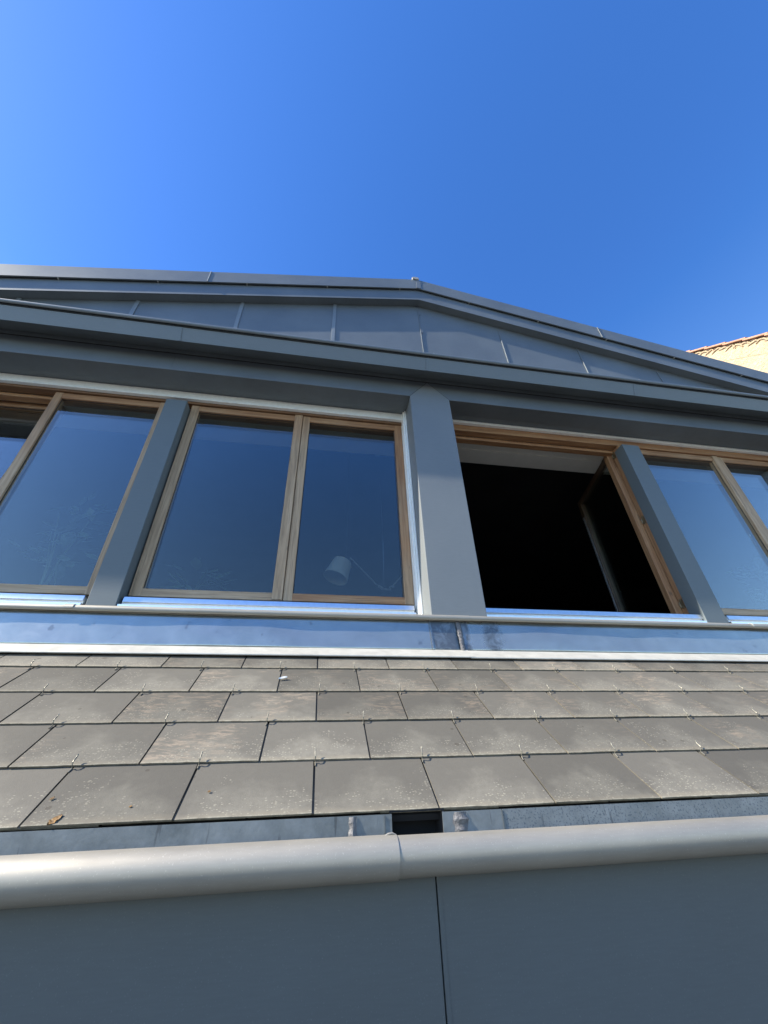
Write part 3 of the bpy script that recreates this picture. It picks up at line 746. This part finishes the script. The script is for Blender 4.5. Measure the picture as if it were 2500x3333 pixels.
def plant(x, y, z, hgt, spread, nleaf, label, seed):
    r_ = random.Random(seed)
    P = thing('potted_plant', label, 'plant', (x, y, z), 'potted plants behind the windows')
    pm = MB(); pm.tube([(x, y, z), (x, y, z + 0.02), (x, y, z + 0.16), (x, y, z + 0.165)], [0.07, 0.075, 0.095, 0.098], 20)
    obj('pot', pm, POT, P, smooth=True)
    st = MB(); lf = MB()
    for k in range(5):
        an = r_.uniform(0, 6.28); tip = Vector((x + math.cos(an) * spread * .4, y + math.sin(an) * .10, z + hgt * r_.uniform(.6, 1)))
        st.tube([(x, y, z + .15), (x + (tip.x - x) * .3, y + (tip.y - y) * .3, z + .15 + (tip.z - z) * .4), tip], [0.006, 0.005, 0.003], 6)
    for k in range(nleaf):
        an = r_.uniform(0, 6.28); h = r_.uniform(.35, 1.0); rr = spread * r_.uniform(.15, 1) ** .7
        c = Vector((x + math.cos(an) * rr, y + math.sin(an) * min(rr, .07), z + .12 + hgt * h))
        d = Vector((math.cos(an), math.sin(an) * .3, r_.uniform(-.5, .6))).normalized(); sd = d.cross(Vector((r_.uniform(-.3, .3), -0.5, 1))).normalized(); up = sd.cross(d)
        Ln = r_.uniform(.09, .16); w = Ln * .32
        pts = [c, c + d * Ln * .3 + sd * w * .8 + up * .004, c + d * Ln * .65 + sd * w * .85, c + d * Ln, c + d * Ln * .65 - sd * w * .85, c + d * Ln * .3 - sd * w * .8 + up * .004, c + d * Ln * .5 - up * .008]
        lf.add(pts, [(0, 1, 6), (1, 2, 6), (2, 3, 6), (3, 4, 6), (4, 5, 6), (5, 0, 6)])
    obj('stem', st, LEAF, P); obj('foliage', lf, LEAF, P)
plant(-2.03, 3.22, 1.06, 0.95, 0.30, 60, 'large leafy plant in a pot behind the far left window', 1)
plant(-0.95, 3.22, 1.06, 0.36, 0.20, 34, 'low leafy plant in a pot behind the lower left of the middle window', 2)
plant(4.55, 3.22, 1.06, 0.62, 0.30, 60, 'bushy plant in a pot behind the far right window', 3)

# ------------------------------------------------------------------ debris on the slates
fb = MB(); base = Vector(srf(-0.156, 0.5613, 0.0015))
e1 = Vector((1, 0, 0)); e2 = Vector((0, cS, sS)); e3 = Vector((0, -sS, cS))
fs_ = Vector(srf(0, 0, 0))
bx = -0.160; bs = 0.86
def sp(x, s, n): return srf(x, s, n)
pts = []
for i in range(9):
    t = i / 8; w = 0.008 * math.sin(math.pi * min(1, t * .9 + .08)) + 0.001
    cx_ = bx + 0.042 * t; cs_ = bs + 0.012 * math.sin(t * 2.2)
    pts.append((sp(cx_, cs_ - w, 0.006 + .004 * t), sp(cx_, cs_, 0.012 + .004 * t), sp(cx_, cs_ + w, 0.006 + .004 * t), sp(cx_, cs_, 0.003)))
vv = [p for q in pts for p in q]; ff = [(i * 4 + k, i * 4 + (k + 1) % 4, (i + 1) * 4 + (k + 1) % 4, (i + 1) * 4 + k) for i in range(8) for k in range(4)] + [(3, 2, 1, 0), (32, 33, 34, 35)]
fe = obj('feather', MB().add(vv, ff), FEATH, origin=sp(bx, bs, 0), smooth=True)
tag(fe, 'small white feather lying across a joint between two slates', 'feather')
def dead_leaf(x, s, ln, w, rot, label, seed):
    r_ = random.Random(seed); m_ = MB(); vv = []; n_ = 10
    for i in range(n_ + 1):
        t = i / n_; ww = w * math.sin(math.pi * (0.06 + .9 * t)) * (0.8 + .4 * r_.random())
        for u in (-1, 0, 1):
            dx = (t - .5) * ln; dy = u * ww; c, s_ = math.cos(rot), math.sin(rot)
            vv.append(sp(x + dx * c - dy * s_, s + dx * s_ + dy * c, 0.0025 + 0.10 * ln * abs(u) * r_.random()))
    low = len(vv); vv += [tuple(Vector(v) - e3 * 0.0012) for v in vv]
    ff = []
    for i in range(n_):
        for k in (0, 1):
            a = i * 3 + k; ff.append((a, a + 1, a + 4, a + 3)); ff.append((low + a + 3, low + a + 4, low + a + 1, low + a))
    o = obj('dead_leaf', m_.add(vv, ff), DRY, origin=sp(x, s, 0)); tag(o, label, 'leaf', 'dead leaves on the slates')
dead_leaf(-0.686, 0.016, 0.040, 0.011, 1.1, 'largest brown and yellow dead leaf at the lowest edge of the slates, far left', 1)
dead_leaf(-0.742, 0.100, 0.013, 0.004, 0.9, 'small brown dead leaf stuck beside the leftmost slanting joint', 2)
dead_leaf(-0.505, 0.055, 0.009, 0.003, 0.4, 'tiny round brown leaf scrap right of the largest dead leaf', 3)
dead_leaf(-0.295, 0.105, 0.010, 0.0035, 0.4, 'tiny brown leaf scrap on the third slate of the lowest course', 4)

# ------------------------------------------------------------------ neighbouring house on the right
XN = 11.5
NB = thing('neighbour_house', 'sunlit beige stucco gable wall with terracotta verge tiles rising behind the roof', 'house', (XN + 3, 6, GZ))
def kx(r): return r * XN
# rake line through the two measured directions
P1 = (XN / 1.7939, XN / 1.7939 * 1.7809); P2 = (XN / 2.4274, XN / 2.4274 * 2.0630)
sl_ = (P1[1] - P2[1]) / (P1[0] - P2[0])
yr = P1[0] + 1.6; zr = P1[1] + 1.6 * sl_
ye = P2[0] - 2.2; ze = P2[1] - 2.2 * sl_
yb = yr + (yr - ye)
wallm = MB().add([(XN, ye, GZ), (XN, yb, GZ), (XN, yb, ze), (XN, yr, zr), (XN, ye, ze), (XN + 8, ye, GZ), (XN + 8, yb, GZ), (XN + 8, yb, ze), (XN + 8, yr, zr), (XN + 8, ye, ze)],
     [(0, 1, 2, 3, 4), (9, 8, 7, 6, 5), (0, 5, 6, 1), (1, 6, 7, 2), (2, 7, 8, 3), (3, 8, 9, 4), (4, 9, 5, 0)])
NW = obj('wall', wallm, STUC, NB)
obj('mortar_joint', MB().prism_x([(yr - 4.6, zr - 4.6 * sl_ - .62), (yr - .3, zr - .3 * sl_ - .60), (yr - .3, zr - .3 * sl_ - .625), (yr - 4.6, zr - 4.6 * sl_ - .65)], XN - 0.004, XN), TERRA, NW)
al = math.atan(sl_); tl = MB(); d = Vector((0, math.cos(al), math.sin(al))); nn = Vector((0, -math.sin(al), math.cos(al)))
LT = 0.60; n = int((yr - ye) / math.cos(al) / LT)
for side in (0, 1):
    for k in range(n + 1):
        a = Vector((0, ye, ze)) + d * (LT * k - .05); b = a + d * (LT * 1.12)
        q = [a + nn * 0.085, b + nn * 0.045, b + nn * 0.005, a + nn * 0.045]
        if side: q = [Vector((0, 2 * yr - p.y, p.z)) for p in q]
        tl.prism_x([(p.y, p.z) for p in q], XN - 0.10, XN + 8)
NR = obj('roof', tl, TERRA, NB)
mo = MB(); r_ = random.Random(9)
for k in range(int((yr - ye) / math.cos(al) / 0.22)):
    a = Vector((XN, ye, ze)) + d * (0.22 * k); w = r_.uniform(.10, .2)
    pts = [a + d * (-.1) - nn * r_.uniform(.06, .14), a - nn * r_.uniform(.0, .06) , a + d * .12 - nn * r_.uniform(.03, .1), a + d * .2 - nn * w]
    mo.tube([p + Vector((-.012, 0, 0)) for p in pts], [.018, .03, .028, .012], 6)
obj('mortar_fillet', mo, STUC, NW, smooth=True)
